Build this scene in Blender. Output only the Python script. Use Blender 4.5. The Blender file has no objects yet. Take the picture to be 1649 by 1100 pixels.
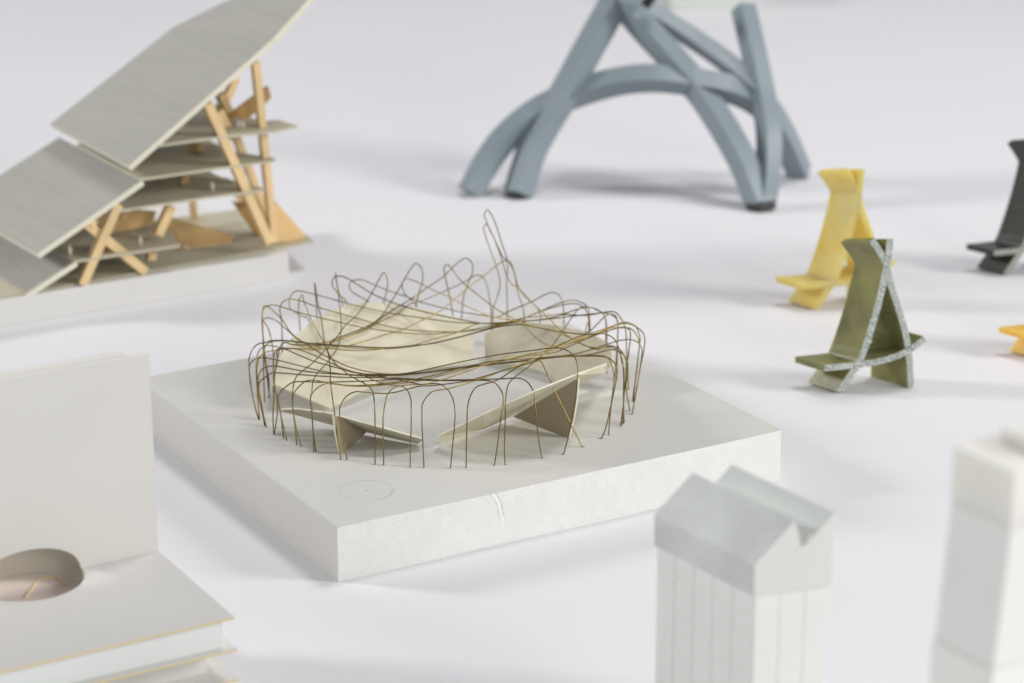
import bpy, bmesh, math, random
from mathutils import Vector, Matrix, noise
random.seed(7)
S = bpy.context.scene
C = bpy.data.collections.new("tabletop"); S.collection.children.link(C)

# ---------------------------------------------------------------- camera
FPX, TH, H = 4200.0, math.radians(18.4), 0.62     # focal length in photo pixels, downward pitch, height over the table
cam_d = bpy.data.cameras.new("camera"); cam = bpy.data.objects.new("camera", cam_d); C.objects.link(cam)
cam.location = (0, 0, H); cam.rotation_euler = (math.pi/2-TH, 0, 0)
cam_d.sensor_width = 36; cam_d.lens = FPX/1649*36; cam_d.clip_start = .05; cam_d.clip_end = 60
cam_d.dof.use_dof = True; cam_d.dof.focus_distance = 1.60; cam_d.dof.aperture_fstop = 7.0
S.camera = cam

# ---------------------------------------------------------------- light
w = bpy.data.worlds.new("World"); S.world = w; w.use_nodes = True
w.node_tree.nodes["Background"].inputs[0].default_value = (.93, .95, 1.0, 1)
w.node_tree.nodes["Background"].inputs[1].default_value = 0.20
def softbox(name, loc, target, sx, sy, power, col):
    d = bpy.data.lights.new(name, 'AREA'); d.shape = 'RECTANGLE'; d.size = sx; d.size_y = sy
    d.energy = power; d.color = col
    o = bpy.data.objects.new(name, d); C.objects.link(o); o.location = loc
    o.rotation_euler = (Vector(target)-Vector(loc)).to_track_quat('-Z', 'Y').to_euler()
softbox("softbox_right", (3.9, .9, 1.95), (0, 1.9, 0), 1.15, 1.15, 112, (1, .985, .95))
softbox("softbox_left", (-3.5, 2.3, 1.5), (.2, 1.7, 0), .6, .6, 80, (1, .98, .96))
softbox("softbox_back", (.8, 2.3, 3.0), (.5, 1.7, 0), .8, .8, 37, (1, .985, .985))
softbox("softbox_front", (2.3, -1.6, 1.6), (.1, 1.6, 0), 1.0, 1.0, 37, (1, .985, .96))
S.view_settings.view_transform = 'Standard'; S.view_settings.look = 'None'
S.view_settings.exposure = -0.07; S.view_settings.gamma = 1
S.cycles.max_bounces = 8; S.cycles.use_denoising = True

# ---------------------------------------------------------------- measuring helpers (pixel of the photograph -> place in the room)
_c, _s = math.cos(TH), math.sin(TH)
O = Vector((0, 0, H))
def ray(px, py):
    u = (px-824.5)/FPX; v = -(py-550)/FPX
    return Vector((u, _c+v*_s, -_s+v*_c))
def G(px, py, z=0.0):
    d = ray(px, py); return O + d*((z-H)/d.z)
def PL(px, py, p0, n):
    d = ray(px, py); return O + d*((p0-O).dot(n)/d.dot(n))
def dep(p): return p.y*_c - (p.z-H)*_s
def DP(px, py, depth): return O + ray(px, py)*depth
def pxof(p):
    d = dep(p); u = p.y*_s+(p.z-H)*_c
    return 824.5+FPX*p.x/d, 550-FPX*u/d
def up_to(p, py):           # height z of the point above p seen at row py
    v = -(py-550)/FPX
    return p.y*(v*_c-_s)/(_c+v*_s)+H

# ---------------------------------------------------------------- materials
def mat(name, col, rough=.6, metal=0, bump=0, bscale=200, var=0, vscale=8, sss=0, sssr=(.01,.01,.01), spec=.5, stretch=None, detail=3):
    m = bpy.data.materials.new(name); m.use_nodes = True
    nt = m.node_tree; b = nt.nodes["Principled BSDF"]
    b.inputs["Base Color"].default_value = (*col, 1); b.inputs["Roughness"].default_value = rough
    b.inputs["Metallic"].default_value = metal; b.inputs["Specular IOR Level"].default_value = spec
    if sss:
        b.inputs["Subsurface Weight"].default_value = sss; b.inputs["Subsurface Radius"].default_value = sssr
        b.inputs["Subsurface Scale"].default_value = 1
    tc = nt.nodes.new("ShaderNodeTexCoord"); src = tc.outputs["Object"]
    if stretch:
        mp = nt.nodes.new("ShaderNodeMapping"); mp.inputs["Scale"].default_value = stretch
        if len(stretch) > 3: pass
        nt.links.new(src, mp.inputs[0]); src = mp.outputs[0]
    if bump:
        n = nt.nodes.new("ShaderNodeTexNoise"); n.inputs["Scale"].default_value = bscale; n.inputs["Detail"].default_value = detail
        nt.links.new(src, n.inputs[0]); bp = nt.nodes.new("ShaderNodeBump")
        bp.inputs["Strength"].default_value = bump; bp.inputs["Distance"].default_value = .001
        nt.links.new(n.outputs[0], bp.inputs["Height"]); nt.links.new(bp.outputs[0], b.inputs["Normal"])
    if var:
        n = nt.nodes.new("ShaderNodeTexNoise"); n.inputs["Scale"].default_value = vscale; n.inputs["Detail"].default_value = 5
        nt.links.new(src, n.inputs[0]); r = nt.nodes.new("ShaderNodeValToRGB")
        r.color_ramp.elements[0].position = .3; r.color_ramp.elements[1].position = .7
        r.color_ramp.elements[0].color = (*[c*(1-var) for c in col], 1)
        r.color_ramp.elements[1].color = (*[min(1, c*(1+var)) for c in col], 1)
        nt.links.new(n.outputs[0], r.inputs[0]); nt.links.new(r.outputs[0], b.inputs["Base Color"])
    return m
M = {}
M['paper'] = mat("white_paper", (.76, .755, .785), .75, var=.012, vscale=3, bump=.03, bscale=400)
M['foam'] = mat("grey_white_foam", (.62, .612, .578), .7, bump=.12, bscale=900, var=.025, vscale=14)
M['foam_cut'] = mat("cut_foam", (.86, .86, .835), .8, bump=.35, bscale=1500, var=.02, vscale=60)
M['foam2'] = mat("white_foam", (.74, .735, .71), .8, var=.02, vscale=20, bump=.1, bscale=600)
M['card'] = mat("cream_card", (.70, .66, .505), .6, var=.08, vscale=38, bump=.08, bscale=500)
M['card_grey'] = mat("darker_cream_card", (.60, .565, .43), .6, var=.12, vscale=38, bump=.1, bscale=400)  # cream card in a darker, more mottled tone
M['card_edge'] = mat("pale_card_edge", (.80, .765, .62), .6)
M['brass'] = mat("brass_wire", (.24, .18, .062), .32, metal=1, var=.25, vscale=90)
M['wood'] = mat("pale_wood", (.84, .62, .33), .55, var=.16, vscale=60, stretch=(1, 1, .25), bump=.1, bscale=300)
M['ply'] = mat("plywood", (.77, .53, .25), .6, var=.12, vscale=30)
M['brown'] = mat("brown_ply", (.40, .24, .08), .6, var=.1, vscale=40)
M['sheet'] = mat("olive_grey_sheet", (.50, .465, .345), .6, var=.08, vscale=30)
M['blue'] = mat("blue_grey_paint", (.235, .29, .32), .42, var=.03, vscale=20, bump=.05, bscale=500)
M['black'] = mat("black_rubber", (.012, .013, .015), .5)
M['white_fig'] = mat("white_plastic", (.75, .72, .62), .5)
M['plate'] = mat("warm_white_board", (.74, .73, .695), .65, var=.02, vscale=9, bump=.04, bscale=500)
M['plate2'] = mat("grey_white_board", (.69, .68, .655), .65, var=.02, vscale=9)
M['block'] = mat("cool_white_block", (.80, .83, .81), .6, var=.02, vscale=20)
M['gold'] = mat("golden_cut_edge", (.78, .62, .33), .6)
M['pink'] = mat("pinkish_card", (.76, .66, .60), .6, var=.04, vscale=12)
M['fin'] = mat("shaded_brown_grey_card", (.36, .31, .215), .6, var=.05, vscale=30)  # brown-grey card, colour darkened further for the shade under the stands
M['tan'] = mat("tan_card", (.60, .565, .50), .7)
M['tower_a'] = mat("pale_grey_facade", (.88, .89, .86), .6, var=.02, vscale=30)
M['tower_r'] = mat("blue_grey_roof", (.66, .685, .685), .5, var=.14, vscale=30)
M['tower_s'] = mat("green_white_slope", (.66, .70, .68), .5, var=.04, vscale=35)
M['tower_g'] = mat("white_gable", (.80, .805, .765), .6, var=.02, vscale=30)
M['cream'] = mat("cream_block", (.88, .87, .80), .5, sss=.3, sssr=(.02,.02,.015))
M['bright'] = mat("lit_white_block", (.93, .93, .89), .35)  # near white and glossy, light falling on the tower's foot put into the colour
M['pale_green'] = mat("pale_green_resin", (.66, .70, .64), .5)

def resin(name, c0, c1, sssr, sss=.5, rough=.35, vs=30):
    m = mat(name, c0, rough, sss=sss, sssr=sssr, bump=.15, bscale=160)
    nt = m.node_tree; b = nt.nodes["Principled BSDF"]
    n = nt.nodes.new("ShaderNodeTexNoise"); n.inputs["Scale"].default_value = vs; n.inputs["Detail"].default_value = 4
    tc = [x for x in nt.nodes if x.type == 'TEX_COORD'][0]; nt.links.new(tc.outputs["Object"], n.inputs[0])
    r = nt.nodes.new("ShaderNodeValToRGB"); r.color_ramp.elements[0].position = .35; r.color_ramp.elements[1].position = .68
    r.color_ramp.elements[0].color = (*c0, 1); r.color_ramp.elements[1].color = (*c1, 1)
    nt.links.new(n.outputs[0], r.inputs[0]); nt.links.new(r.outputs[0], b.inputs["Base Color"])
    return m
M['olive'] = resin("olive_resin", (.14, .14, .05), (.33, .32, .12), (.006, .006, .002), .4)
M['yellow'] = resin("yellow_resin", (.86, .60, .15), (.95, .80, .38), (.02, .014, .004), .7)
for k_ in ('yellow',):
    b_ = M[k_].node_tree.nodes['Principled BSDF']; b_.inputs['Transmission Weight'].default_value = .25; b_.inputs['Roughness'].default_value = .5; b_.inputs['IOR'].default_value = 1.3
M['dark'] = resin("dark_grey_resin", (.035, .038, .034), (.06, .062, .055), (.002, .002, .002), .1)
M['orange'] = resin("orange_resin", (.80, .45, .06), (.88, .58, .13), (.02, .01, .003), .6)
def flecked():
    m = mat("flecked_edge", (.62, .66, .61), .6); nt = m.node_tree; b = nt.nodes["Principled BSDF"]
    tc = [x for x in nt.nodes if x.type == 'TEX_COORD'][0]
    n = nt.nodes.new("ShaderNodeTexNoise"); n.inputs["Scale"].default_value = 950; n.inputs["Detail"].default_value = 1
    nt.links.new(tc.outputs["Object"], n.inputs[0])
    r = nt.nodes.new("ShaderNodeValToRGB"); r.color_ramp.elements[0].position = .38; r.color_ramp.elements[1].position = .56
    r.color_ramp.elements[0].color = (.20, .23, .20, 1); r.color_ramp.elements[1].color = (.60, .64, .60, 1)
    nt.links.new(n.outputs[0], r.inputs[0]); nt.links.new(r.outputs[0], b.inputs["Base Color"]); return m
M['fleck'] = flecked()

# ---------------------------------------------------------------- object helpers
def tag(o, label, cat, group=None, kind=None):
    if label: o['label'] = label
    if cat: o['category'] = cat
    if group: o['group'] = group
    if kind: o['kind'] = kind
    return o
def thing(name, loc, label, cat, group=None):
    o = bpy.data.objects.new(name, None); o.empty_display_size = .01; C.objects.link(o); o.location = loc
    return tag(o, label, cat, group)
def mesh(name, verts, faces, mats, parent=None, fmat=None, smooth=False, bev=0):
    """verts in world coordinates; stored relative to the top object's origin."""
    root = parent
    while root is not None and root.parent is not None: root = root.parent
    off = Vector(root.location) if root is not None else Vector(verts[0])*0
    me = bpy.data.meshes.new(name); me.from_pydata([tuple(Vector(v)-off) for v in verts], [], faces)
    if not isinstance(mats, (list, tuple)): mats = [mats]
    for m in mats: me.materials.append(m)
    if fmat:
        for i, k in enumerate(fmat): me.polygons[i].material_index = k
    bm = bmesh.new(); bm.from_mesh(me); bmesh.ops.recalc_face_normals(bm, faces=bm.faces); bm.to_mesh(me); bm.free()
    if smooth: me.polygons.foreach_set("use_smooth", [True]*len(me.polygons))
    o = bpy.data.objects.new(name, me); C.objects.link(o)
    if parent: o.parent = parent
    if bev:
        b = o.modifiers.new("bevel", 'BEVEL'); b.width = bev; b.segments = 2; b.limit_method = 'ANGLE'
    return o
def prism(name, poly, off, mats, parent=None, sidemat=0, capmat=(0, 0), bev=0):
    """closed polygon swept by the vector off (or a per-vertex list)"""
    n = len(poly); offs = off if isinstance(off, list) else [off]*n
    v = [Vector(p) for p in poly]+[Vector(p)+o for p, o in zip(poly, offs)]
    f = [tuple(range(n)), tuple(range(2*n-1, n-1, -1))]+[(i, (i+1) % n, n+(i+1) % n, n+i) for i in range(n)]
    return mesh(name, v, f, mats, parent, fmat=[capmat[0], capmat[1]]+[sidemat]*n, bev=bev)
def slab(name, poly, t, mats, parent=None, **k):     # flat plate: polygon, thickness downwards
    return prism(name, poly, Vector((0, 0, -t)), mats, parent, **k)
def plate(name, poly, t, mats, parent=None, **k):    # plate of any tilt, thickness against its upward normal
    n = Vector((0, 0, 0))
    for i in range(len(poly)):
        n += (poly[i]-poly[0]).cross(poly[(i+1) % len(poly)]-poly[0])
    n.normalize()
    if n.z < 0: n = -n
    return prism(name, poly, -n*t, mats, parent, **k)
def beam(name, p, q, wd, hd, m, parent=None, side=None, bev=0):
    p, q = Vector(p), Vector(q); d = (q-p).normalized(); s = side or Vector((0, 0, 1))
    a = d.cross(s).normalized(); b = a.cross(d).normalized()
    k = [a*wd/2+b*hd/2, -a*wd/2+b*hd/2, -a*wd/2-b*hd/2, a*wd/2-b*hd/2]
    return prism(name, [p+x for x in k], q-p, m, parent, bev=bev)
def crom(P, sub):
    out = []
    n = len(P)
    for i in range(n-1):
        p0 = P[i-1] if i else P[0]*2-P[1]; p1 = P[i]; p2 = P[i+1]; p3 = P[i+2] if i+2 < n else P[-1]*2-P[-2]
        t0 = 0; t1 = t0+max((p1-p0).length, 1e-6)**.5; t2 = t1+max((p2-p1).length, 1e-6)**.5; t3 = t2+max((p3-p2).length, 1e-6)**.5
        for k in range(sub):
            t = t1+(t2-t1)*k/sub
            A1 = p0*((t1-t)/(t1-t0))+p1*((t-t0)/(t1-t0)); A2 = p1*((t2-t)/(t2-t1))+p2*((t-t1)/(t2-t1)); A3 = p2*((t3-t)/(t3-t2))+p3*((t-t2)/(t3-t2))
            B1 = A1*((t2-t)/(t2-t0))+A2*((t-t0)/(t2-t0)); B2 = A2*((t3-t)/(t3-t1))+A3*((t-t1)/(t3-t1))
            out.append(B1*((t2-t)/(t2-t1))+B2*((t-t1)/(t2-t1)))
    out.append(P[-1]); return out
def tube(name, pts, r, m, parent=None, n=7, square=None):
    """sweep; square=(half_w, half_h, up) gives a square bar instead of a round wire"""
    V = []; F = []; prev = None
    for i, p in enumerate(pts):
        d = (pts[min(i+1, len(pts)-1)]-pts[max(i-1, 0)]).normalized()
        if square:
            a = d.cross(square[2]).normalized(); b = a.cross(d).normalized()
            ring = [p+a*square[0]*x+b*square[1]*y for x, y in ((1, 1), (-1, 1), (-1, -1), (1, -1))]
        else:
            if prev is None: prev = d.orthogonal().normalized()
            a = (prev-d*prev.dot(d)).normalized(); prev = a; b = d.cross(a)
            ring = [p+(a*math.cos(2*math.pi*k/n)+b*math.sin(2*math.pi*k/n))*r for k in range(n)]
        V += ring
    k = 4 if square else n
    for i in range(len(pts)-1):
        for j in range(k): F.append((i*k+j, i*k+(j+1) % k, (i+1)*k+(j+1) % k, (i+1)*k+j))
    F.append(tuple(range(k))); F.append(tuple(range((len(pts)-1)*k, len(pts)*k)))
    return mesh(name, V, F, m, parent, smooth=not square)

# ================================================================ THE TABLE
def table():
    V = []; F = []; nx, prof = 2, []
    for i in range(13): prof.append((-1.5+i*.5, 0))
    for i in range(1, 9):
        a = i/8*math.pi/2*.9; prof.append((4.5+1.2*math.sin(a), 1.2-1.2*math.cos(a)))
    prof.append((5.9, 3.2))
    for y, z in prof: V += [(-4, y, z), (4, y, z)]
    for i in range(len(prof)-1): F.append((2*i, 2*i+1, 2*i+3, 2*i+2))
    o = mesh("table", V, F, M['paper'], smooth=True)
    tag(o, "seamless white paper sweep covering the whole tabletop", "table", kind='structure')
table()

# ================================================================ WIRE ROOF MODEL ON ITS FOAM BASE
HB = 0.0345
bc = [G(543, 850, HB), G(1260, 693, HB), G(857, 490, HB), G(220, 610, HB)]       # front, right, back, left corner
arena = thing("stadium_model", (sum((p.x for p in bc))/4, sum((p.y for p in bc))/4, 0),
              "brass wire stadium roof model over four cream card stands on a thick square foam base", "model")
def foam_base():
    # top, left, back faces plain; the front right face is a fine grid carrying the saw marks of the cut
    F0, R0 = bc[0], bc[1]
    nx, nz = 620, 26
    V = []; Fc = []
    dv = (R0-F0); out = Vector((dv.y, -dv.x, 0)).normalized(); L = dv.length
    random.seed(3)
    for j in range(nz+1):
        for i in range(nx+1):
            s = i/nx; z = HB*j/nz
            x = s*L
            ph = (x+ (HB-z)*-.62 + .0008*noise.noise(Vector((x*40, z*40, 1))))/0.00225*2*math.pi
            amp = .00009*(.8+1.0*noise.noise(Vector((x*25, z*30, 5))))
            d = amp*math.sin(ph)+.00014*noise.noise(Vector((x*180, z*160, 2)))+.0005*noise.noise(Vector((x*14, z*22, 9)))
            # torn crack running down from the upper edge
            cx = .1065+ (HB-z)*.42+.0010*math.sin((HB-z)*260); e = abs(x-cx)
            if z > .014: d -= .0006*math.exp(-(e/.0006)**2)*min(1, (z-.014)/.006)
            if z > .014: d += .0003*math.exp(-((x-cx+.0016)/.0012)**2)*min(1, (z-.014)/.006)
            if i in (0, nx) or j == 0: d = 0
            zz = z
            if j == nz: zz = HB; d += .0004*noise.noise(Vector((x*45, 3, 0)))+.0002*noise.noise(Vector((x*300, 7, 0))) 
            V.append(F0*(1-s)+R0*s+out*d+Vector((0, 0, zz-HB)))
    for j in range(nz):
        for i in range(nx):
            a = j*(nx+1)+i; Fc.append((a, a+1, a+nx+2, a+nx+1))
    nF = len(Fc); fm = [1]*nF
    lastrow = [nz*(nx+1)+i for i in range(nx+1)]; colL = [j*(nx+1) for j in range(nz+1)]; colR = [j*(nx+1)+nx for j in range(nz+1)]
    base = len(V)
    V += [bc[2].copy(), bc[3].copy(), Vector((bc[2].x, bc[2].y, 0)), Vector((bc[3].x, bc[3].y, 0))]
    V[lastrow[0]] = F0.copy(); V[lastrow[-1]] = R0.copy()
    inw = dv.normalized(); rr_ = HB/nz
    V[lastrow[0]] = F0+inw*rr_; V[base+1] = bc[3]+inw*rr_
    b0 = len(V)
    V += [F0+inw*rr_*.3-Vector((0, 0, rr_*.3)), bc[3]+inw*rr_*.3-Vector((0, 0, rr_*.3)), bc[3]-Vector((0, 0, rr_))]
    Fc.append(tuple(lastrow+[base, base+1])); fm.append(0)
    Fc.append((lastrow[0], b0, b0+1, base+1)); fm.append(0)
    Fc.append((b0, colL[-2], b0+2, b0+1)); fm.append(0)
    Fc.append((lastrow[0], b0, colL[-2])); fm.append(1)
    Fc.append(tuple(colL[:-1]+[b0+2, base+3])); fm.append(0)
    Fc.append(tuple(colR+[base, base+2])); fm.append(2)
    Fc.append((base, base+1, base+3, base+2)); fm.append(2)
    # foam top material with the pencilled circle and small nicks
    m = M['foam'].copy(); m.name = "foam_top_with_pencil"; nt = m.node_tree; b = nt.nodes["Principled BSDF"]
    tc = [x for x in nt.nodes if x.type == 'TEX_COORD'][0]
    src = b.inputs["Base Color"].links[0].from_socket
    def ringmask(cx, cy, r, wd, brk, cz=HB):
        sub = nt.nodes.new("ShaderNodeVectorMath"); sub.operation = 'SUBTRACT'; sub.inputs[1].default_value = (cx, cy, cz)
        nt.links.new(tc.outputs["Object"], sub.inputs[0])
        ln = nt.nodes.new("ShaderNodeVectorMath"); ln.operation = 'LENGTH'; nt.links.new(sub.outputs[0], ln.inputs[0])
        a = nt.nodes.new("ShaderNodeMath"); a.operation = 'SUBTRACT'; a.inputs[1].default_value = r; nt.links.new(ln.outputs["Value"], a.inputs[0])
        b2 = nt.nodes.new("ShaderNodeMath"); b2.operation = 'ABSOLUTE'; nt.links.new(a.outputs[0], b2.inputs[0])
        mr = nt.nodes.new("ShaderNodeMapRange"); mr.inputs[1].default_value = wd*.3; mr.inputs[2].default_value = wd; mr.inputs[3].default_value = 1; mr.inputs[4].default_value = 0
        nt.links.new(b2.outputs[0], mr.inputs[0])
        nz_ = nt.nodes.new("ShaderNodeTexNoise"); nz_.inputs["Scale"].default_value = 90; nt.links.new(sub.outputs[0], nz_.inputs[0])
        mr2 = nt.nodes.new("ShaderNodeMapRange"); mr2.inputs[1].default_value = .38; mr2.inputs[2].default_value = .62; mr2.inputs[3].default_value = brk; mr2.inputs[4].default_value = .75 if r < .001 else .42
        nt.links.new(nz_.outputs[0], mr2.inputs[0])
        mu = nt.nodes.new("ShaderNodeMath"); mu.operation = 'MULTIPLY'; nt.links.new(mr.outputs[0], mu.inputs[0]); nt.links.new(mr2.outputs[0], mu.inputs[1])
        return mu.outputs[0]
    pc = G(590, 790, HB)-Vector(arena.location)
    masks = [ringmask(pc.x, pc.y, .0165, .00045, .15), ringmask(pc.x-.0016, pc.y-.0003, .0172, .00035, 0), ringmask(pc.x, pc.y, 0, .0011, .7)]
    nl_ = (bc[3]-bc[0]).cross(Vector((0, 0, 1))).normalized()
    for px, py in ((383, 769), (452, 841), (452, 845), (471, 857), (471, 863), (435, 846), (402, 701)):
        q = PL(px, py, bc[0], nl_)-Vector(arena.location); masks.append(ringmask(q.x, q.y, 0, .0007, .4, q.z))
    for px, py in ((507, 827), (700, 782), (640, 770), (330, 690)):
        q = G(px, py, HB)-Vector(arena.location); masks.append(ringmask(q.x, q.y, 0, .0007, .5))
    for k in masks:
        mx = nt.nodes.new("ShaderNodeMix"); mx.data_type = 'RGBA'; nt.links.new(k, mx.inputs[0]); nt.links.new(src, mx.inputs[6])
        mx.inputs[7].default_value = (.22, .22, .21, 1); src = mx.outputs[2]
    nt.links.new(src, b.inputs["Base Color"])
    mesh("base_board", V, Fc, [m, M['foam_cut'], M['foam']], arena, fmat=fm)
foam_base()

RC, RR = Vector((-.0425, 1.628, 0)), .1195      # ring of wire feet, refined below from the feet themselves
_pts = [G(x, y, HB) for x, y in ((417, 676), (442, 700), (485, 720), (559, 741), (604, 748), (705, 754), (813, 748), (872, 738), (968, 706), (1018, 668), (1019, 646), (440, 632), (425, 648))]
def fitring():
    import numpy as np
    A = np.array([[2*p.x, 2*p.y, 1] for p in _pts]); b = np.array([p.x**2+p.y**2 for p in _pts])
    s = np.linalg.lstsq(A, b, rcond=None)[0]; return Vector((s[0], s[1], 0)), math.sqrt(s[2]+s[0]**2+s[1]**2)
RC, RR = fitring()
def backfoot(x):
    best = None
    for k in range(0, 721):
        a = k/720*math.pi; p = Vector((RC.x+RR*math.cos(a), RC.y+RR*math.sin(a), HB)); X, Y = pxof(p)
        if best is None or abs(X-x) < best[0]: best = (abs(X-x), p)
    return best[1]

def P(s):      # "x,y x,y" -> list
    return [tuple(float(q) for q in t.split(',')) for t in s.split()]
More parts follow.
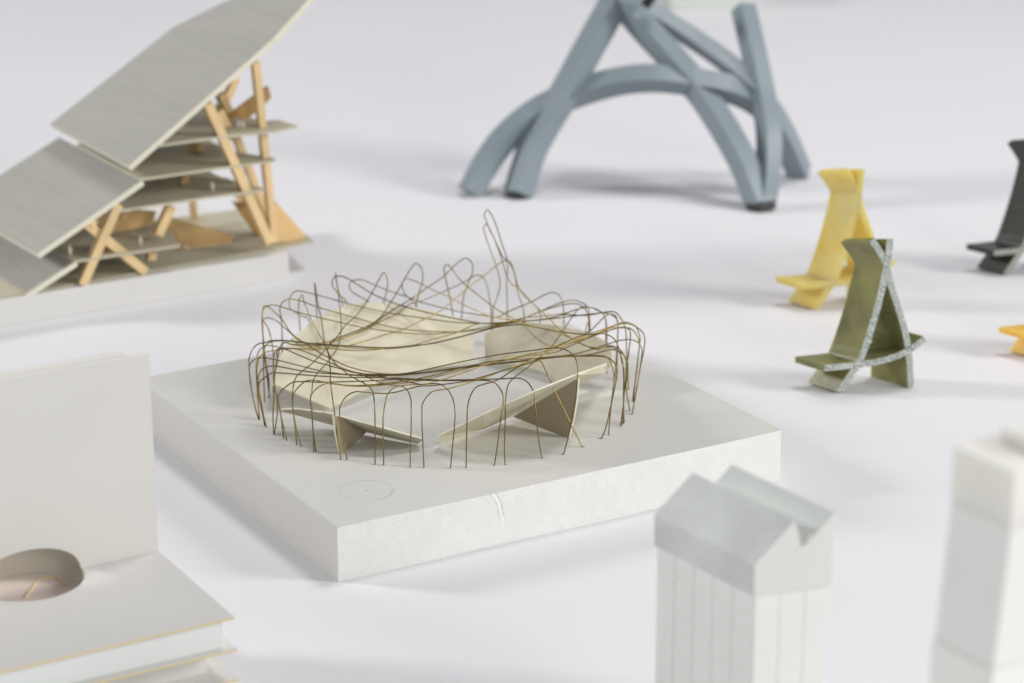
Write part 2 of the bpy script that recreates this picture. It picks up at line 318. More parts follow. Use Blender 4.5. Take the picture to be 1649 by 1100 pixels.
# each wire: points up the first leg | points over the roof | points down the second leg;  a leg given as b<x> ends at the back of the ring
WIRES = [
 "417,676 407,638 402.5,612 401,589 401,578|407,562 416,554 425,552 436,549 453,548 484,551 510,554 530,555 561,557 624,560 661,557 697,553 743,542 784,531 811,525 843,523 863,527 884,531 905,534.5 949,538.7 963,537 978,539|989,546 994,554 998,564 1001,582 1004.5,592 1005,613 1004.5,644 1000,687",
 "604,748.5 604,715 604,684 603,652|601,635 598,627 590.6,620 574,611 563.5,605 551,595 541.6,587 529,570 522.8,551 519.6,530 516.5,509 512,491 508,462|506.6,456 507.5,466 510,500 b514",
 "660.5,753.5 661,715 662,690 662,663|661.7,644 657.5,631 651,624 643,621.4 629,620.5 603,613 582,603 557,595 541,587 531,572 525,560 520,549 511,534 499.8,512 490,487|485.7,475.4 482,482.7 481,503 483,528 b484",
 "618,749.5 617,704 617,673|620,650 624,636 632.5,626 640,622.5 655,620 680,619 697,615.5 747,600 780,588 800,582 826,576 853,570 880,565 895,560 926,548 942,540 963,533 983.6,526 999,520 1008,519|1023,525 1029.6,539 1030.7,549 1028.6,566 1025.5,597 1020,634 1019,646.6",
 "682.7,753.5 681,715 679.5,680|680,652 684,644 690.5,635.5 698,630 722,626 743,620 767,612 784.5,607 801,600 843,585 865,576 884.5,566 910.7,555 950,541 975,531 994,523 1010,521|1025.5,527 1036,537 1038.5,547 1037,563 1032,587 1026.5,618 1022,644.5 1018,667",
 "725.5,754.5 729,715 731.7,689 732.8,663|730,645 725,633.5 716.6,623 708,618.5 695.7,618 680,619 666,617 645,612.5 624,608.5 603,605 560,597 529,588.5 508,582.7 479,571 461,563|452,561 446,563 441.5,572 440,593 441,614 445,635 451.7,667 457,708",
 "750.7,753.5 751,715 752,683 752.7,658|756,642 759.5,633.5 766.8,623.5 779,619 793,615 806.5,609 820,600 843,586 860,579 882,566 898,557 915.7,549 949,533.6 962.7,521 972,511.7|983,505.5 992,510 995,522 994.5,545 b993",
 "796,750 800,725 804,693.6 807.7,666|810,652 810,637 807,629 801,620.5 793.6,615 780,612.6 753,613 711,613 680,612.5 650,611 624,611.5 593,613.6 560,614.6 515,615.7 479,614.6|469.5,616.7 458,625 452,631 448,638 449.6,651 452.7,670 462,710",
 "813.5,748.5 812.4,725 813.5,683 814,646|816,629 818.7,619 825,611 832,604.7 843,597 861.5,582 880,566 891,554.5 903,538 924,507 930.5,499|939,494 946,495 948.6,504 949,515 944,527 b943",
 "872.5,738 870.4,725 865.7,693 862.6,662|860.5,637 857,626 849,615 840.6,610 832,609 811,610 780,611 753,611.5 711,612 655.5,610 624,608.8 582,608 560,608 515,605.7 479,603 447.5,600.5|437,601 426.6,608 419,614 417,623 418,632 421,647 426,686",
 "907.5,732 915,704 923,664 928.5,631 930,610|930.5,593 928.5,582 923,572 914,565 900,560.5 884.5,561 853,565 811,570 780,575.4 732,585 700,592 666,599.4 634.5,603 603,604.6 561,603 547,602 515,597 494.5,592 463,584 432,577|421,576 411,578.5 403.6,585 401.5,591 403,609 406,632 413,665 417,676",
 "938,720 919,682 895,633|884.5,609 876,591 872,583 868,581 856,584 843,588 822,593.5 780,606 753,613.5 722,618 696,621 676,622 655.5,627 640,631 624,633.5 603,633 582,631|572,631 561,636 553,644 548,654 546.7,668 550,694 559,741",
 "549,740 544.6,713 540.5,678 536,645 533,624|531.8,612 532,598 530,578 528,562 534,549 561,538 598,522 613.6,510 629,487 638.7,472 650,452 660.7,434|671,424 679.5,434 680.5,452 676,467 673,478 670,494 b668",
 "505.5,728.7 503,672 500,641 502,631|504,614 510,602.6 526,585 536,572 542.6,562 547,548 549.4,530 549,514 547,493 543.6,464|540,439 541.5,452 545.7,470.6 552,491 b554",
 "509,728 504,693 502,657 500,641|504,632 515.5,622 527,617.5 536,618 561,621.4 593,622 624,619 666,614.6 700,607 753,593 784.5,586 822,578.5 843,574 895,567 916,558 937,549 963,537 985,528 1001,528|1012,528 1020,532.6 1026.5,542 1029.6,552 1027,580 1023,613 1020,647",
 "478,717 475.7,693 472.6,667 470.5,641 471.5,628|474.7,612 479,604.7 489,596 503,585 515.5,572 527,560 538.5,548 557,523 572,510 584,494 592.7,482 601,468.5 609.5,452|619,439 624,452 623,467 619,482 616,495 b614",
 "485,720 476.8,688 472.6,662 471.5,641|475,631 484,620 494.5,613 505,612.5 526,616 560,620.5 593,620 650,614 700,604 753,590 800,581 843,578 880,575 905,573.5 942,572 973,565.5|983.6,563 997,566 1007.7,576 1011,587 1009.8,608 1006.6,625 1003.5,656 999,687",
 "968.5,706.5 975,691 983.6,654 989,629 992,613|994,598 991,587 982.6,578 973,574.5 942,573.5 905,574.5 843,581.7 780,588.5 743,593 680,601 640,604.5 603,606 560,603.6 515,600.5 484,597 452.7,591|439,589.5 428.7,591 420,597 416,607 416,620 420,647 429,688",
 "980,700.5 982.6,667 985.7,639 988.9,608|986.8,594 983,582 975,574 942,572.7 900,574.5 843,580.7 780,587.5 743,591.5 690,599 650,602.5 610,603 582,601.5 560,597.5 534,585 505,572 482,563|463,561 450,561.5 446,566 446.5,583 443,598 441.8,612 447,655 441.7,700.5",
 "1017.7,668 1024,633 1031,590 1034,567|1032.8,559 1027.5,551.5 1017,547 1000,548 983.6,552.5 952,563 926,570 900,573.5 843,580.5 790,586.5 743,593 700,598 660,602 620,602 590,598 560,590 540,581 520,571 505,562|495,556 484,556 469.5,554.5 462,552 455,553 451,560 448.5,569 443,599 441.8,624 439.5,672 441,700",
 "433,641 433,614 429,590 426,565|424,545 421.5,520 423,500 426,492 432,494 452.7,513 469.5,537 492.5,552 530,550 561,541 598,524 619,509 645,492 666,479 687,464 714.5,445 736,424|751,415.7 760.5,425 760.5,439.7 755,453 751,465 747,475 745,489 b742",
 "440,632 440.5,600 440,570|437,548 429.7,524.5 424,516 428.7,512 435,512.5 445.4,517 467,535.7 484,550 505,557 535,552 561,542 588.5,532 610,519 640,506 661,489 680,484 711,471 743,456.5 758,448|769,443 778,447 784.5,460.6 788.7,483.6 791,504 b790",
 "426,648 424.5,600 424,560 423,525|422.5,505 424,498 428.7,494 439,491 452.7,494 479,502.6 515.5,512 547,519 582,527 634.5,534.6 690,538 732,535 774,531 811,522 832,517 869,502 900,488.5 923,483.5|934.5,486.6 944,492 947.6,500 950,523 b951",
 "b456 454,530 452.7,511|450.6,501 451.7,493 457,485 467,481.7 482,483.8 512,494.7 547,504.7 572,512 608,521.5 650,530 700,534 740,534 784,526 820,519 843,512.6 872,501 903,491.7 924,489|935.5,492 944,500 948,518 b945",
 "b505 497,514 484,508 473.6,501.5 468.4,498|466,488 467,478.5 473.6,470 482,468.6 510,475 547,485 566.6,490.5 617,502 645,507 700,515 732,519 774,521 816,521 832,518 874,514.7 905.5,507 930,498|950,495 962.7,500 971,505 975,512.7 976.8,525 b977",
 "b565 558,487 550,478|545.7,474 536,461 535,452 538,446.6 545.7,444.5 558,447.6 577,459 599,472.7 619,482 648,492.6 693,504.6 743,515 774,520.5 805,521 843,518 884,512.6 908,507 942,508 968,504 981.5,502|991,503 999,511.7 1004.5,521 1007.7,533 1009,558 1011,600 1012,628",
 "b600 596,490 590.6,484|566.6,469.6 562.4,461 564.5,454 572,451 584,451 603,459 624,467.5 655.5,478 676,486 706,494 743,502.5 780,508 800,511 816.6,503 832,496 855,486.5 879,474|889.8,471 900,475 905.5,485 907.5,498 908,524 b908",
 "b674 671,494 664,485|653,475 647.6,461 648.7,454 654,449 666,452 681.6,459 706,471 725,478.5 745,490 774,503 791,510 827,516 848,521.5 884.5,532 910.7,541 936.6,554 955,561 967,562.5|983.6,559 994,564 1001,575 1004,600 1004,640 1005,681.5",
 "b730 729,508 726,487 722,468|716.6,445 715.5,431 719.7,426 726,431 738.5,448 753,461.7 774,478.4 795,495 812.8,505.6 827,513.6 842.7,524 853,534.6 869,549 884.5,556 915,553 950,543 985,531 1003,527|1014,532 1015,545 1012,570 1009,600 1008.7,629 1014.5,662",
 "b817 817,499 816,452 817.5,429 815.4,413|809,395 802,372 795.5,354 790,343.6 784.6,338 780,346 784,358 788,369.7 795.5,384 805,409 812,431 815.4,443 824,457.5 834,463 855,485 872,502 884.5,513.6 903,532.5 921,545 940,556 962,560|985,557 998,563 1007,577 1008,600 1005,640 1003,684",
 "b795 794,497 799,483.6 804.4,465 805,452|799,428 790,403 781,377 779,366.6 783.5,361 787,366 793.5,379 803,400 810,414 819.6,422 828,438 834.7,462 843,475 856,487 866,497|871,510 868,525 b866",
 "418,676 415,640 413.7,612 414,590|417,577 424.5,569 432,566 444,564.5 457,562 505,561 530,560 561,557 582,550.8 624,538 650,530 681.6,515 701,506 718.7,494 736.5,478 755,462.7 778,445 798,429 810,421|820,421 828,437 834,470 843,500 b846",
 "427,686 418,645 413.5,615 412.5,592|413.5,575 419,563 429,556.5 444,558 457,560.5 482,562 505,562.5 530,561.5 561,564 597,564 624,561 661,557 700,545.5 737.5,535 766.8,522.4 790,520 816,518.5 843,512 874,509 910.5,504 929,498 947,495|958.5,497 969,503 974,510.6 976,524 b972",
 "434,641 431,614 428,590 425,575|426,560 433,552 446,549 470,550 500,554 540,557.5 582,561 624,561.5 661,558 700,552 743,542 779,532 800,525.5 822,521 853,517 900,512 950,506 973,504|984,506.5 992,512.7 995,522 994.6,545 b990",
]
WR = .00040
def stand_plane(a, b, c):
    n = (b-a).cross(c-a).normalized(); return a, n
ST1 = (G(531, 657, HB+.004), G(762, 583, HB+.006), G(598, 488, HB+.040))
ST2 = (G(781, 580, HB+.004), G(898, 612, HB+.004), G(880, 522, HB+.030))
def clear_of_stands(x, y, d):
    """keep the roof wires on the near side of the tilted card stands"""
    for st, x0, x1, y0, y1 in ((ST1, 435, 772, 480, 665), (ST2, 774, 1000, 512, 625)):
        if x0 < x < x1 and y0 < y < y1:
            a, n = stand_plane(*st); q = dep(PL(x, y, a, n)); d = min(d, q-.004)
    return d
def build_wires():
    for wi, spec in enumerate(WIRES):
        parts = spec.split('|')
        seg = []
        for q in parts: seg.append(q.split())
        def end(tok): return backfoot(float(tok[1:])) if tok[0] == 'b' else G(*[float(c) for c in tok.split(',')], HB)
        A = end(seg[0][0]); B = end(seg[2][-1]); dA, dB = dep(A), dep(B)
        def pp(t): return tuple(float(c) for c in t.split(','))
        legA = [pp(t) for t in seg[0][1:]]; mid = [pp(t) for t in seg[1]]; legB = [pp(t) for t in seg[2][:-1]]
        # depth stays that of the foot along each leg and changes over the roof with the distance run
        path = ([legA[-1]] if legA else [pxof(A)])+mid+[legB[0]]
        cum = [0]
        for i in range(1, len(path)): cum.append(cum[-1]+math.hypot(path[i][0]-path[i-1][0], path[i][1]-path[i-1][1]))
        pts = [A]+[DP(x, y, dA) for x, y in legA]
        for (x, y), c in zip(mid, cum[1:]):
            t = c/cum[-1]; t = t*.75+.25*t*t*(3-2*t)
            pts.append(DP(x, y, clear_of_stands(x, y, dA+(dB-dA)*t)))
        pts += [DP(x, y, dB) for x, y in legB]+[B]
        pts = crom(pts, 5)
        pts = [p if p.z > HB+.0004 else Vector((p.x, p.y, HB+.0002)) for p in pts]
        # the little bent foot that is pushed into the foam, and slight hand-made waver
        sgn = 1 if pxof(A)[0] > pxof(B)[0] else -1
        hk = {796: -.0009, 872: .0010, 907: -.0012, 938: .0011, 968: -.0016, 980: .0008, 813: .0010, 604: -.0009, 441: .0013}.get(int(pxof(A)[0]+.01))
        if seg[0][0][0] != 'b' and hk: pts = [A+Vector((hk, .0002, .0001))]+[A+Vector((0, 0, .0002))]+pts[1:]
        tube("wire", pts, WR*(1+.06*math.sin(wi*2.3)), M['brass'], arena)
build_wires()

# ---- card stands.  A stand is a tilted sector of card with a fin under it
def stand(plane3, outline, t, m, edge=None):
    a, b, c = plane3; n = (b-a).cross(c-a).normalized()
    poly = [PL(x, y, a, n) for x, y in outline]
    return plate("seating_panel", poly, t, [m, M['card_edge']], arena, sidemat=1)
zb = HB
p1 = ST1
stand(p1, P("531,657 587,627 622,607 700,591 762,583 764,538 768,523 744,513 700,502 660,493 631,489 598,487 575,488 555,492 515,508 490,527 467,548 452,573 440,618"), .0012, M['card'])
p2 = ST2
stand(p2, P("781,581 812,582 843,591 864,595 884,603 898,613 960,600 987,588 985,565 971,547 940,534 918,529 896,524 860,520 831,521 800,529 781,537"), .0012, M['card_grey'])
# front right stand, seen from behind: the outer edge is high and near, the inner edge low and further off
def on_ring(x, y, r):        # point seen at (x, y) standing over the near side of a circle of radius r
    best = None
    for k in range(400):
        z = HB+k*.00016; p = G(x, y, z); e = math.hypot(p.x-RC.x, p.y-RC.y)-r
        if best is None or abs(e) < abs(best[0]): best = (e, p)
    return best[1]
o3 = [on_ring(x, y, r) for x, y, r in ((706, 703, .092), (780, 667.5, .109), (863, 630, .1165), (929, 604, .117), (983, 585, .1165))]
i3 = [G(x, y, HB+h) for x, y, h in ((710, 716, .001), (780, 691, .0015), (840, 664, .003), (900, 636, .005), (975, 601, .010))]
def strip(name, up, lo, t, m, off):
    n = len(up); V = up+lo+[p+off*t for p in up]+[p+off*t for p in lo]
    F = []; fm = []
    for i in range(n-1):
        F += [(i, i+1, n+i+1, n+i), (2*n+i, 2*n+i+1, 3*n+i+1, 3*n+i), (i, i+1, 2*n+i+1, 2*n+i), (n+i, n+i+1, 3*n+i+1, 3*n+i)]; fm += [0, 0, 1, 1]
    F += [(0, n, 3*n, 2*n), (n-1, 2*n-1, 4*n-1, 3*n-1)]; fm += [1, 1]
    return mesh(name, V, F, [m, M['card_edge']], arena, fmat=fm)
strip("seating_panel", o3, i3, .0013, M['card'], Vector((-.3, .8, .5)).normalized())
def vplane(px, py, base, dirv):
    n = dirv.cross(Vector((0, 0, 1))).normalized(); return PL(px, py, base, n)
b3 = G(916, 705, zb); d3 = (G(826, 672, zb+.005)-b3); d3.z = 0; d3.normalize()
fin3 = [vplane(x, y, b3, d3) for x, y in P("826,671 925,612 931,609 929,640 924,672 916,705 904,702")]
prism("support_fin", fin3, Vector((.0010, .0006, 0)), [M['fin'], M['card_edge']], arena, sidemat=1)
# front left stand
o4 = [G(452, 660, zb+.016), G(478, 659, zb+.018)]+[on_ring(x, y, r) for x, y, r in ( (533, 666.6, .1165), (576, 679, .112), (620, 690.6, .105), (682, 708, .091))]
i4 = [G(x, y, zb+h) for x, y, h in ((453, 663, .013), (485, 671, .009), (539, 686, .0025), (592, 697, .002), (630, 706, .0015), (673, 715, .001))]
strip("seating_panel", o4, i4, .0013, M['card_grey'], Vector((.2, .8, .5)).normalized())
b4 = G(554, 727, zb); d4 = G(592, 695, zb+.003)-b4; d4.z = 0; d4.normalize()
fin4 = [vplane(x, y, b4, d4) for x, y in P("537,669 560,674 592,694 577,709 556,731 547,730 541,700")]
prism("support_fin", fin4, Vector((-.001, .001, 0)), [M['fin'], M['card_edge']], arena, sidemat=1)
# fins that prop up the two big back stands
for (x, y, x2, y2, hh) in ((560, 600, 600, 545, .022), (870, 575, 895, 545, .014)):
    a, b = G(x, y, zb), G(x2, y2, zb)
    prism("support_fin", [a, b, b+Vector((0, 0, hh))], Vector((.001, 0, 0)), M['card'], arena)

# ================================================================ TIMBER SECTION MODEL, TOP LEFT
g0 = G(466, 453, 0); HZ = up_to(g0, 411)
sA, sB = G(136, 461, HZ), G(463, 408, HZ)
U = (sB-sA); U.z = 0; U.normalize(); NS = U.cross(Vector((0, 0, 1))).normalized()
if NS.y > 0: NS = -NS
def SP(px, py, f=0.0): return PL(px, py, sA+NS*f, NS)          # on the section plane (f metres in front of it)
r1a = SP(205, 268); r1b = G(80, 200, r1a.z); VV = (r1b-r1a); LV = VV.length; VV.normalize()
timber = thing("timber_building_model", (sA.x, sA.y, 0), "timber framed building section model with stepped grey roofs and layered floors on white foam", "model")
fl = G(-190, 520, HZ); fl = sA+U*((fl-sA).dot(U)); fl = sA-U*.16
VB = -NS
top = [fl, sB+U*.001, sB+U*.001+VB*.20, fl+VB*.20]
slab("foam_block", [Vector((p.x, p.y, HZ)) for p in top], HZ, M['foam2'], timber, bev=.0006)
sheetz = HZ+.0018
sh = [sA-U*.14+NS*.002, G(505, 389, sheetz), G(440, 330, sheetz), sA-U*.14+VV*.16]
slab("base_sheet", [Vector((p.x, p.y, sheetz+.0002)) for p in sh], .0016, M['sheet'], timber)
TH_R = .0042
def roof(pts, m):
    return plate("roof_panel", pts, TH_R, [m, M['card_edge']], timber, sidemat=1)
mr = mat("grey_grained_card", (.44, .435, .395), .55, var=.07, vscale=1.0, bump=.25, bscale=1)
def grain(m, d):
    nt = m.node_tree; tc = [x for x in nt.nodes if x.type == 'TEX_COORD'][0]
    mp = nt.nodes.new("ShaderNodeMapping"); a = math.atan2(d.y, d.x); mp.inputs["Rotation"].default_value = (0, 0, -a)
    mp2 = nt.nodes.new("ShaderNodeMapping"); mp2.inputs["Scale"].default_value = (14, 420, 420)
    nt.links.new(tc.outputs["Object"], mp.inputs[0]); nt.links.new(mp.outputs[0], mp2.inputs[0])
    for n in nt.nodes:
        if n.type == 'TEX_NOISE': nt.links.new(mp2.outputs[0], n.inputs[0]); n.inputs["Scale"].default_value = 1
grain(mr, VV)
A1, A2, A3 = SP(207, 268), SP(438, 64), SP(530, -38)
A1b = G(80, 200, A1.z); n1 = (A2-A1).cross(A1b-A1).normalized(); A2b = PL(280, 43, A1, n1)
n2 = (A3-A2).cross(A2b-A2).normalized(); A3b = PL(450, -40, A2, n2)
roof([A1, A2, A2b, A1b], mr); roof([A2, A3, A3b, A2b], mr)
B1, B2 = SP(229, 291), SP(60, 409); B1b = G(95, 221, B1.z); nB = (B2-B1).cross(B1b-B1).normalized()
roof([B1, B2, PL(-77, 331, B1, nB), B1b], mr)
C1, C2 = SP(122, 421), SP(-45, 531); C1b = G(-5, 352, C1.z); nC = (C2-C1).cross(C1b-C1).normalized()
roof([C1, C2, PL(-190, 470, C1, nC), C1b], mr)
def floorp(zpx, front, right, k):
    z = SP(*zpx).z
    f = [G(x, y, z) for x, y in front]; r = [G(x, y, z) for x, y in right]
    f[0] = SP(*front[0]); f[0].z = z
    slab("floor_plate", f+r+[r[-1]+VV*k*.6, f[0]+VV*k], .0017, [M['sheet'], M['card_grey']], timber, sidemat=1)
    return z
zA = floorp((347, 221), P("252,238 347,221 448,210"), P("480,203 448,193 418,195"), .12)
zB = floorp((347, 271), P("226,290 347,271 441,258"), P("444,255 372,243"), .13)
zC = floorp((330, 318), P("190,334 330,318 425,306"), P("426,304 353,284"), .13)
zD = floorp((200, 408), P("118,421 200,408 290,395"), P("274,371"), .10)
bw = .0072
def tb(p, q, f=0.0, f2=None, w_=bw, m='wood', name="timber_post", base=None):
    a, b = SP(*p, f), SP(*q, f if f2 is None else f2)
    if base: a.z = base
    beam(name, a, b, w_, w_, M[m], timber, side=NS, bev=.0003)
tb((131, 458), (189, 328), -.004)                       # front A frame
tb((233, 437), (133, 355), -.008)
tb((433, 391), (333, 166), -.004); tb((441, 390), (411, 100), -.012, w_=.0062)
tb((243, 418), (243, 405), -.02); tb((253, 378), (275, 331), -.02)
tb((445, 385), (352, 150), -.05, w_=.006); tb((353, 182), (380, 126), -.04, w_=.006)
tb((398, 330), (362, 290), -.09, w_=.006); tb((305, 250), (318, 225), -.06, w_=.006)
tb((294, 296), (300, 280), -.05, w_=.006); tb((322, 243), (322, 233), -.05, w_=.006); tb((313, 355), (310, 322), -.10, w_=.005)
tb((345, 255), (330, 225), -.09, w_=.006); tb((150, 352), (143, 362), -.006)
tb((375, 222), (352, 178), -.03, w_=.0065); tb((388, 284), (372, 252), -.03, w_=.0065); tb((402, 330), (385, 302), -.045, w_=.006)
tb((423, 386), (396, 330), -.06, w_=.006); tb((196, 352), (206, 330), -.05, w_=.006); tb((178, 398), (150, 372), -.02, w_=.006)
tb((356, 151), (371, 184), -.035, w_=.006); tb((258, 296), (262, 284), -.07, w_=.005)
# brown gusset, ply triangle, ramp and walls
def ppoly(name, pts, f, t, m): 
    prism(name, [SP(x, y, f) for x, y in pts], -NS*t, M[m], timber)
ppoly("brown_gusset", P("366,187 432,139 437,157 418,178 394,193"), -.03, .003, 'brown')
ppoly("ply_triangle", P("444,325 494,381 470,390 436,390"), -.02, .003, 'ply')
ppoly("ply_triangle", P("375,325 402,328 436,385 420,388"), -.05, .003, 'brown')
prism("ply_ramp", [G(x, y, sheetz+h_) for x, y, h_ in ((277, 350, .012), (375, 379, .005), (373, 389, .001), (293, 401, .001), (262, 380, .004))], Vector((0, 0, -.0012)), M['ply'], timber)
ppoly("ply_wall", P("150,352 196,336 252,341 246,362 180,376"), -.05, .003, 'ply')
def figure(px, py, z, hgt=.0065):
    p = G(px, py, z)
    v = []; f = []
    prof = [(0, .0011), (.30, .0013), (.62, .0016), (.78, .0011), (.82, .0006), (.86, .0010), (.95, .0010), (1, .0003)]
    for t, r in prof:
        for k in range(6):
            a = k/6*2*math.pi; v.append(p+Vector((math.cos(a)*r, math.sin(a)*r*.7, t*hgt)))
    for i in range(len(prof)-1):
        for k in range(6): f.append((i*6+k, i*6+(k+1) % 6, i*6+6+(k+1) % 6, i*6+6+k))
    f += [tuple(range(6)), tuple(range(len(v)-6, len(v)))]
    return mesh("scale_figure", v, f, M['white_fig'], timber, smooth=True)
figure(342, 308, zC+.0001, .008); figure(384, 207, zA+.0001); figure(391, 207, zA+.0001, .006); figure(226, 396, zD+.0001, .008); figure(113, 412, zD+.0001, .008); figure(299, 402, sheetz+.0002, .004)

# ================================================================ BLUE GREY LATTICE OF SQUARE TUBES
lat = thing("lattice_frame_model", G(1000, 310, 0), "blue grey lattice frame of crossing square tubes with black end caps standing behind", "model")
dL1, dL0, dR, dRR = dep(G(835, 318, 0)), dep(G(762, 316, 0)), dep(G(1225, 338, 0)), dep(G(1284, 284, 0))
def bar(spec, hw, up=Vector((0, 0, 1)), name="square_tube"):
    pts = [DP(x, y, d) for x, y, d in spec]
    for p in pts: p.z = max(p.z, .003)
    tube(name, crom(pts, 8), 0, M['blue'], lat, square=(hw, hw, up))
    return pts
def cap(spec, hw, up=Vector((0, 0, 1))):
    a, b = [DP(x, y, d) for x, y, d in spec]
    tube("end_cap", [a, b], 0, M['black'], lat, square=(hw, hw, up))
hw = .0083; f1 = Vector((.75, .6, .1)).normalized(); f2 = Vector((.2, .72, .62)).normalized()
bar(((757, 318, dL0), (781, 266, dL0+.002), (806, 231, dL0+.004), (838, 200, dL0+.007), (870, 177, dL0+.010), (930, 150, dL0+.008), (1002, 130, dL0-.002), (1060, 126, dL0-.008), (1120, 133, dR+.033), (1180, 145, dR+.03), (1225, 168, dR+.035), (1258, 213, dR+.07), (1288, 286, dRR)), hw*1.12, f2)
bar(((834, 318, dL1), (856, 244, dL1+.003), (876, 205, dL1+.006), (905, 157, dL1+.008), (947, 80, dL1+.014), (987, 8, dL1+.02), (1012, -40, dL1+.025)), hw*1.2, f1)
bar(((1224, 330, dR), (1200, 268, dR+.004), (1172, 216, dR+.01), (1129, 150, dR+.03), (1088, 100, dR+.04), (1040, 48, dR+.05), (985, -18, dR+.06)), hw*1.14, f1)
bar(((1229, 330, dR+.003), (1237, 270, dR+.006), (1238, 215, dR+.012), (1228, 150, dR+.025), (1213, 80, dR+.035), (1197, 12, dR+.05)), hw*1.0, f1)
bar(((1222, 145, dR+.028), (1170, 100, dR+.04), (1110, 58, dR+.055), (1050, 20, dR+.065), (1010, -8, dR+.07)), hw*.85, f2)
cap(((1225, 326, dR-.002), (1226, 339, dR-.002)), hw*1.1, f1); cap(((835, 315, dL1-.001), (834, 321, dL1-.001)), hw*.95, f1)
cap(((1042, -8, dR+.03), (1054, 2, dR+.03)), hw*.8, f2)

# ================================================================ CHAIR-LIKE RESIN MODELS
c0 = G(1350, 634, 0); c1 = G(1467, 625, 0); dc = (c1-c0); dc.z = 0; dc.normalize(); nc = dc.cross(Vector((0, 0, 1))).normalized()
def cp(px, py): q = PL(px, py, c0, nc); return ((q-c0).dot(dc), q.z)
def strip2(center, ws):      # centre line + widths -> 2-D outline
    n = len(center); L, R = [], []
    for i in range(n):
        a = center[max(i-1, 0)]; b = center[min(i+1, n-1)]; dx, dz = b[0]-a[0], b[1]-a[1]; l = math.hypot(dx, dz)
        nx, nz = -dz/l, dx/l; w_ = ws[i]/2 if isinstance(ws, list) else ws/2
        L.append((center[i][0]+nx*w_, center[i][1]+nz*w_)); R.append((center[i][0]-nx*w_, center[i][1]-nz*w_))
    return L, R
kpx = dep(c0)/FPX
def smooth2(pts, sub=4): return [(p.x, p.y) for p in crom([Vector((a, b, 0)) for a, b in pts], sub)]
SA = smooth2([cp(*p) for p in P("1404,386 1416,404 1427,424 1433,452 1444,487 1457,531 1464,571 1467,623")])
SBk = smooth2([cp(*p) for p in P("1433,384 1430,413 1424,447 1409,508 1385,579 1372,600 1350,633")])
SC = smooth2([cp(*p) for p in P("1326,593 1365,589 1418,581 1458,567 1489,545")])
ew = G(1350-45, 634-14, 0)-c0; EW = ew.length; ang = math.atan2(ew.y, ew.x)-math.atan2(dc.y, dc.x)
EL = Vector((math.cos(ang), math.sin(ang), 0))*EW        # width direction in chair space (profile runs along +X)
def make_chair(name, label, group, m, side):
    r = thing(name, (0, 0, 0), label, "chair model", group)
    for nm, cl, wpx, ex in (("rear_panel", SA, 11, 0), ("backrest_panel", SBk, 12, .0003), ("seat_panel", SC, 11, .0006)):
        L, R = strip2(cl, wpx*kpx)
        n = len(L); e = EL.normalized()*ex
        V = []
        for (x, z) in L+R:
            V.append(Vector((x, 0, max(z, 0)))-e)
        for (x, z) in L+R:
            lift = -.0035*max(0, z)/.065; fx = 1+.32*max(0, 1-z/.075) if nm == 'rear_panel' else 1
            V.append(Vector((x, 0, max(z, 0)))+EL*fx+e+Vector((0, 0, 0 if nm == "seat_panel" else lift)))
        F = []; fm = []
        for i in range(n-1):
            F.append((i, i+1, n+i+1, n+i)); fm.append(1)
            F.append((2*n+i, 2*n+i+1, 3*n+i+1, 3*n+i)); fm.append(1)
            F.append((i, i+1, 2*n+i+1, 2*n+i)); fm.append(0)
            F.append((n+i, n+i+1, 3*n+i+1, 3*n+i)); fm.append(0)
        F += [(0, n, 3*n, 2*n), (n-1, 2*n-1, 4*n-1, 3*n-1)]; fm += [0, 0]
        mesh(nm, V, F, [m, side], r, fmat=fm, bev=.0003)
    return r
GR = "chair shaped resin models"
def put(r, loc, rot, sc=1): r.location = loc; r.rotation_euler = (0, 0, rot); r.scale = (sc,)*3
base_rot = math.atan2(dc.y, dc.x)
ch = make_chair("resin_chair_model", "olive green resin chair model with white flecked cut edges, nearest of the chairs", GR, M['olive'], M['fleck'])
put(ch, (c0.x, c0.y, 0), base_rot)
def clone(r, label, m, side):
    o = r.copy(); o['label'] = label; C.objects.link(o)
    for k in r.children:
        c = k.copy(); c.data = k.data.copy(); c.data.materials[0] = m; c.data.materials[1] = side; c.parent = o; C.objects.link(c)
    return o
side_dark = mat("flecked_grey_edge", (.33, .36, .31), .6, var=.2, vscale=700)
y = clone(ch, "translucent yellow resin chair model standing behind the olive one", M['yellow'], M['yellow']); p = G(1312, 500, 0); put(y, (p.x, p.y, 0), base_rot-.03)
d_ = clone(ch, "dark charcoal resin chair model cut off by the right edge, upper right", M['dark'], side_dark); p = G(1619, 444, 0); put(d_, (p.x, p.y, 0), base_rot+.03, 1.0)
o_ = clone(ch, "orange resin chair model of which only the seat tip shows at the right edge", M['orange'], M['orange']); p = G(1672, 580, 0); put(o_, (p.x, p.y, 0), base_rot, .93)

# ================================================================ WHITE TOWER, LOWER RIGHT
zt = .122
tN, tL, tR = G(1213, 962, zt), G(1053, 879, zt), G(1341, 944, zt)
tower = thing("tower_model", (tN.x, tN.y, 0), "white tower model with a blue grey sawtooth roof in front of the foam base", "model")
dl = tL-tN; dr = tR-tN
nR = dr.cross(Vector((0, 0, 1))).normalized()
def tp(px, py): return PL(px, py, tN, nR)
prof = [tN, tp(1214, 909), tp(1279, 838), tp(1281.5, 841), tp(1291, 880), tp(1310, 862), tp(1344, 824), tp(1346, 827), tR]
n = len(prof); V = prof+[p+dl for p in prof]
F = [tuple(range(n)), tuple(range(2*n-1, n-1, -1))]+[(i, (i+1) % n, n+(i+1) % n, n+i) for i in range(n)]
mesh("sawtooth_roof", V, F, [M['tower_g'], M['tower_r'], M['tower_s']], tower, fmat=[0, 0]+[1, 1, 0, 0, 2, 2, 0, 0, 0], bev=.0005)
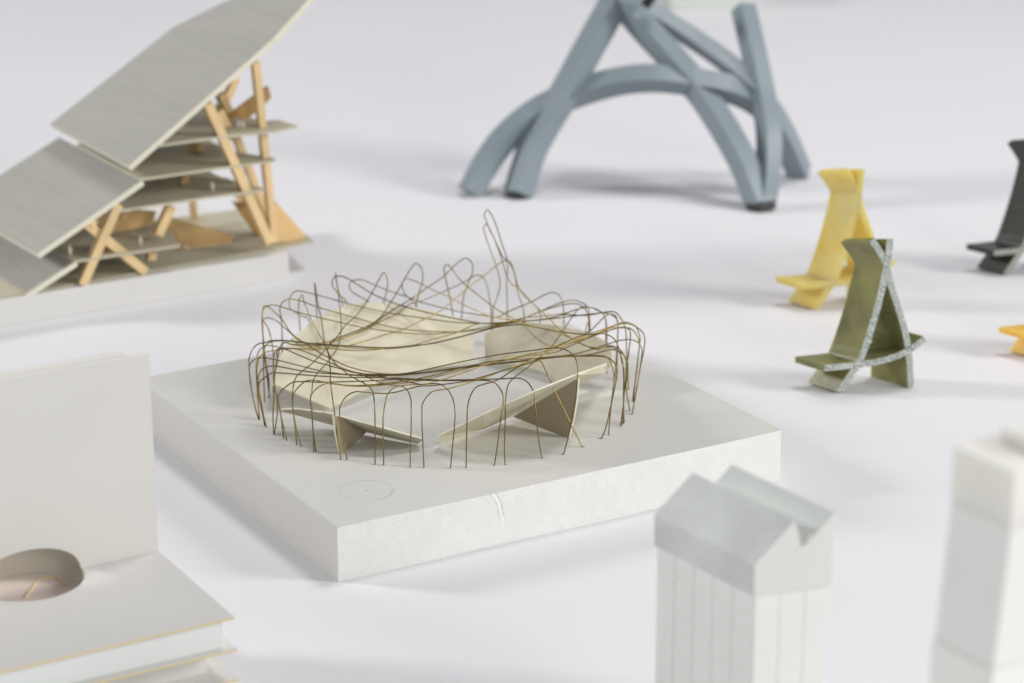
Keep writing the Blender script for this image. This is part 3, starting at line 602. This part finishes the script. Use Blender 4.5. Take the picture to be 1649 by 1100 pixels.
ul, ur = dl.normalized(), dr.normalized(); ins = .0012
core = [tN+ul*ins+ur*ins, tR-ur*ins+ul*ins, tR+dl-ur*ins-ul*ins, tL+ur*ins-ul*ins]
slab("tower_body", core, zt, M['tower_a'], tower)
def facade(o, u, L, n_col, rows, nrm):
    cw = (L-2*ins)/n_col; hh = zt/rows
    for i in range(n_col):
        for j in range(rows):
            a = o+u*(ins+cw*i+cw*.05); b = o+u*(ins+cw*(i+1)-cw*.05); z0 = hh*j+.0003; z1 = hh*(j+1)-.0003
            q = [Vector((a.x, a.y, z0)), Vector((b.x, b.y, z0)), Vector((b.x, b.y, z1)), Vector((a.x, a.y, z1))]
            prism("facade_panel", [p+nrm*-.0002 for p in q], nrm*.0005, M['tower_a'], tower)
nl = -ur; nrr = -ul
facade(tN+ur*ins, ul, dl.length, 5, 12, nl); facade(tN+ul*ins, ur, dr.length, 3, 12, nrr)
# small amber chip lying in the roof valley
vb = tp(1294, 872)
prism("amber_chip", [vb+nrr*.0006, vb+nrr*.0006+ur*.0018+Vector((0, 0, .0045)), vb+nrr*.0006+ur*.0036+Vector((0, 0, .0042)), vb+nrr*.0006+ur*.0016+Vector((0, 0, -.0015))], nrr*.0005, M['tan'], tower)

# ---- second tower, at the right edge, nearer
z2 = .235
uN, uL = G(1627, 856, z2), G(1531, 810, z2)
d2l = uL-uN; L2 = d2l.length; d2l.normalize(); d2r = Vector((-d2l.y, d2l.x, 0)); 
if d2r.x < 0: d2r = -d2r
tower2 = thing("tower_model", (uN.x, uN.y, 0), "pale stacked block tower model with a cream upper block, cut off by the right edge", "model")
def block(name, o, z0, z1, m, grow=0, taper=0):
    a = o-d2l*grow-d2r*grow; q = [a, a+d2l*(L2+2*grow), a+d2l*(L2+2*grow)+d2r*(L2+2*grow), a+d2r*(L2+2*grow)]
    b = [Vector((p.x, p.y, z0)) for p in q]; lean = Vector((-.0035*taper, 0, 0))
    return prism(name, [p+lean for p in b], Vector((0, 0, z1-z0))-lean, m, tower2, bev=.0006)
zlow = up_to(uN, 1080+0)
block("middle_block", uN, zlow, z2, M['tower_a'], 0, 1)
block("lower_block", uN+Vector((-.0035, 0, 0)), 0, zlow-.0002, M['bright'], .0006, 1)  # whiter than the block above to paint in the patch of light
ztop = up_to(uN, 760)
block("upper_block", uN, z2+.0002, ztop, M['cream'], .0004)
block("roof_block", uN+d2l*0.0+d2r*.012, ztop+.0002, ztop+.006, M['cream'], -.006)

# ================================================================ BOX MODEL WITH ROUND OPENING, LOWER LEFT
zp = .052
k0, k1 = G(0, 942, zp), G(255, 887, zp); dw = (k1-k0); dw.z = 0; dw.normalize()
fc = G(378, 994, zp); dfv = (fc-k1); dfl = dfv.length; dfv.normalize()
box = thing("folded_box_model", (k1.x, k1.y, 0), "white box model with upright back wall and round opening above stacked boards, lower left", "model")
PB = Vector((-dw.y, dw.x, 0))          # away from the camera, behind the wall
if PB.y < 0: PB = -PB
hc = G(42, 929, zp); hc = k1+dw*((hc-k1).dot(dw)); rh = (G(130, 914, zp)-hc).length
LW = .26
def platform(z, t, m, frontedge, back=0.0, hole=True, inset=0.0, name="platform_board", length=None):
    # board with a half-round bite at the wall line
    a = k1+dfv*(length or dfl)-dw*inset; b = a-dw*(LW); cL = k1-dw*(LW+.0)
    poly = [k1-dw*inset, a, b, cL]
    if hole:
        N = 28; arc = []
        for i in range(N+1):
            an = math.pi*i/N; arc.append(hc-dw*rh*math.cos(an)-PB*rh*math.sin(an))
        poly = [k1-dw*inset, a, b, cL]+arc
    if back:
        pass
    prism(name, [Vector((p.x, p.y, z)) for p in poly], Vector((0, 0, -t)), [m, M['gold']], box, sidemat=1)
gap = .0174
platform(zp, .0012, M['plate2'], 0)
platform(zp-gap, .0012, M['plate'], 0, hole=False, length=dfl+.002)
platform(zp-2*gap, .0012, M['plate'], 0, hole=False, length=dfl+.002)
for i, (lv, ins_, m) in enumerate(((0, .006, 'block'), (1, .012, 'plate'), (2, .010, 'block'))):
    zt_ = zp-.0014-lv*gap; z0_ = max(0, zp-(lv+1)*gap+.0002)
    a = k1-dw*ins_+dfv*.004; b = k1-dw*ins_+dfv*(dfl-.003-.010*(lv == 1)); c_ = b-dw*LW; d__ = a-dw*LW
    if lv == 0:
        N = 28; arc = [hc-dw*(rh)*math.cos(math.pi*i/N)-PB*rh*math.sin(math.pi*i/N) for i in range(N+1)]
        poly = [k1-dw*ins_, b, c_, k1-dw*LW]+arc
    else: poly = [a, b, c_, d__]
    prism("spacer_block", [Vector((p.x, p.y, zt_)) for p in poly], Vector((0, 0, z0_-zt_)), M[m], box)
# upright wall with a low arched cut, and the curved cavity behind it
hw_ = up_to(k1, 571)-zp; ah = .0165
N = 28; arc = [hc-dw*rh*math.cos(math.pi*i/N)+Vector((0, 0, ah*math.sin(math.pi*i/N))) for i in range(N+1)]
wl = k1-dw*LW
poly = [k1, k1+Vector((0, 0, hw_)), wl+Vector((0, 0, hw_)), wl]+arc
poly = [Vector((p.x, p.y, p.z+.0002)) for p in poly]
prism("back_wall", poly, PB*.004, M['plate'], box)
wt = k1-dw*.012
blk = [wt+PB*.0042, wt+PB*.022, wl+PB*.022, wl+PB*.0042]
N = 28; arc = [hc-dw*rh*1.06*math.cos(math.pi*i/N)+PB*(.0042+rh*.85*math.sin(math.pi*i/N)) for i in range(N+1)]
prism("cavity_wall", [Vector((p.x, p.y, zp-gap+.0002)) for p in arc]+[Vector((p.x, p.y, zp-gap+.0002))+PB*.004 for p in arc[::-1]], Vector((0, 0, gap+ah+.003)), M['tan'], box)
prism("rear_board", [Vector((p.x, p.y, zp+hw_+.0005)) for p in (wt+PB*.0042, wt+PB*.0125, wl+PB*.0125, wl+PB*.0042)], Vector((0, 0, -.07)), M['plate'], box)
lid = [Vector((p.x, p.y, zp-.012)) for p in (k1, k1+PB*.004, wl+PB*.004, wl)]
prism("floor_disc", [Vector((hc.x+rh*1.0*math.cos(2*math.pi*i/40), hc.y+rh*1.0*math.sin(2*math.pi*i/40), zp-.0100)) for i in range(40)], Vector((0, 0, -.0015)), M['pink'], box)
hz_ = zp-.0098
ol = [G(x, y, hz_) for x, y in P("40,963 62,933 88,928 105,944")]
for i in range(3): beam("gold_strip", ol[i], ol[i+1], .0009, .0009, M['gold'], box)

# ================================================================ PALE GREEN OBJECT AT THE TOP EDGE
pg = G(1148, 17, 0)
gm = thing("pale_green_block_model", (pg.x, pg.y, 0), "blurred pale green block model at the top edge behind the blue lattice", "model")
slab("green_block", [pg+Vector(v) for v in ((-.05, 0, .05), (.045, .01, .05), (.04, .08, .05), (-.055, .07, .05))], .05, M['pale_green'], gm, bev=.002)
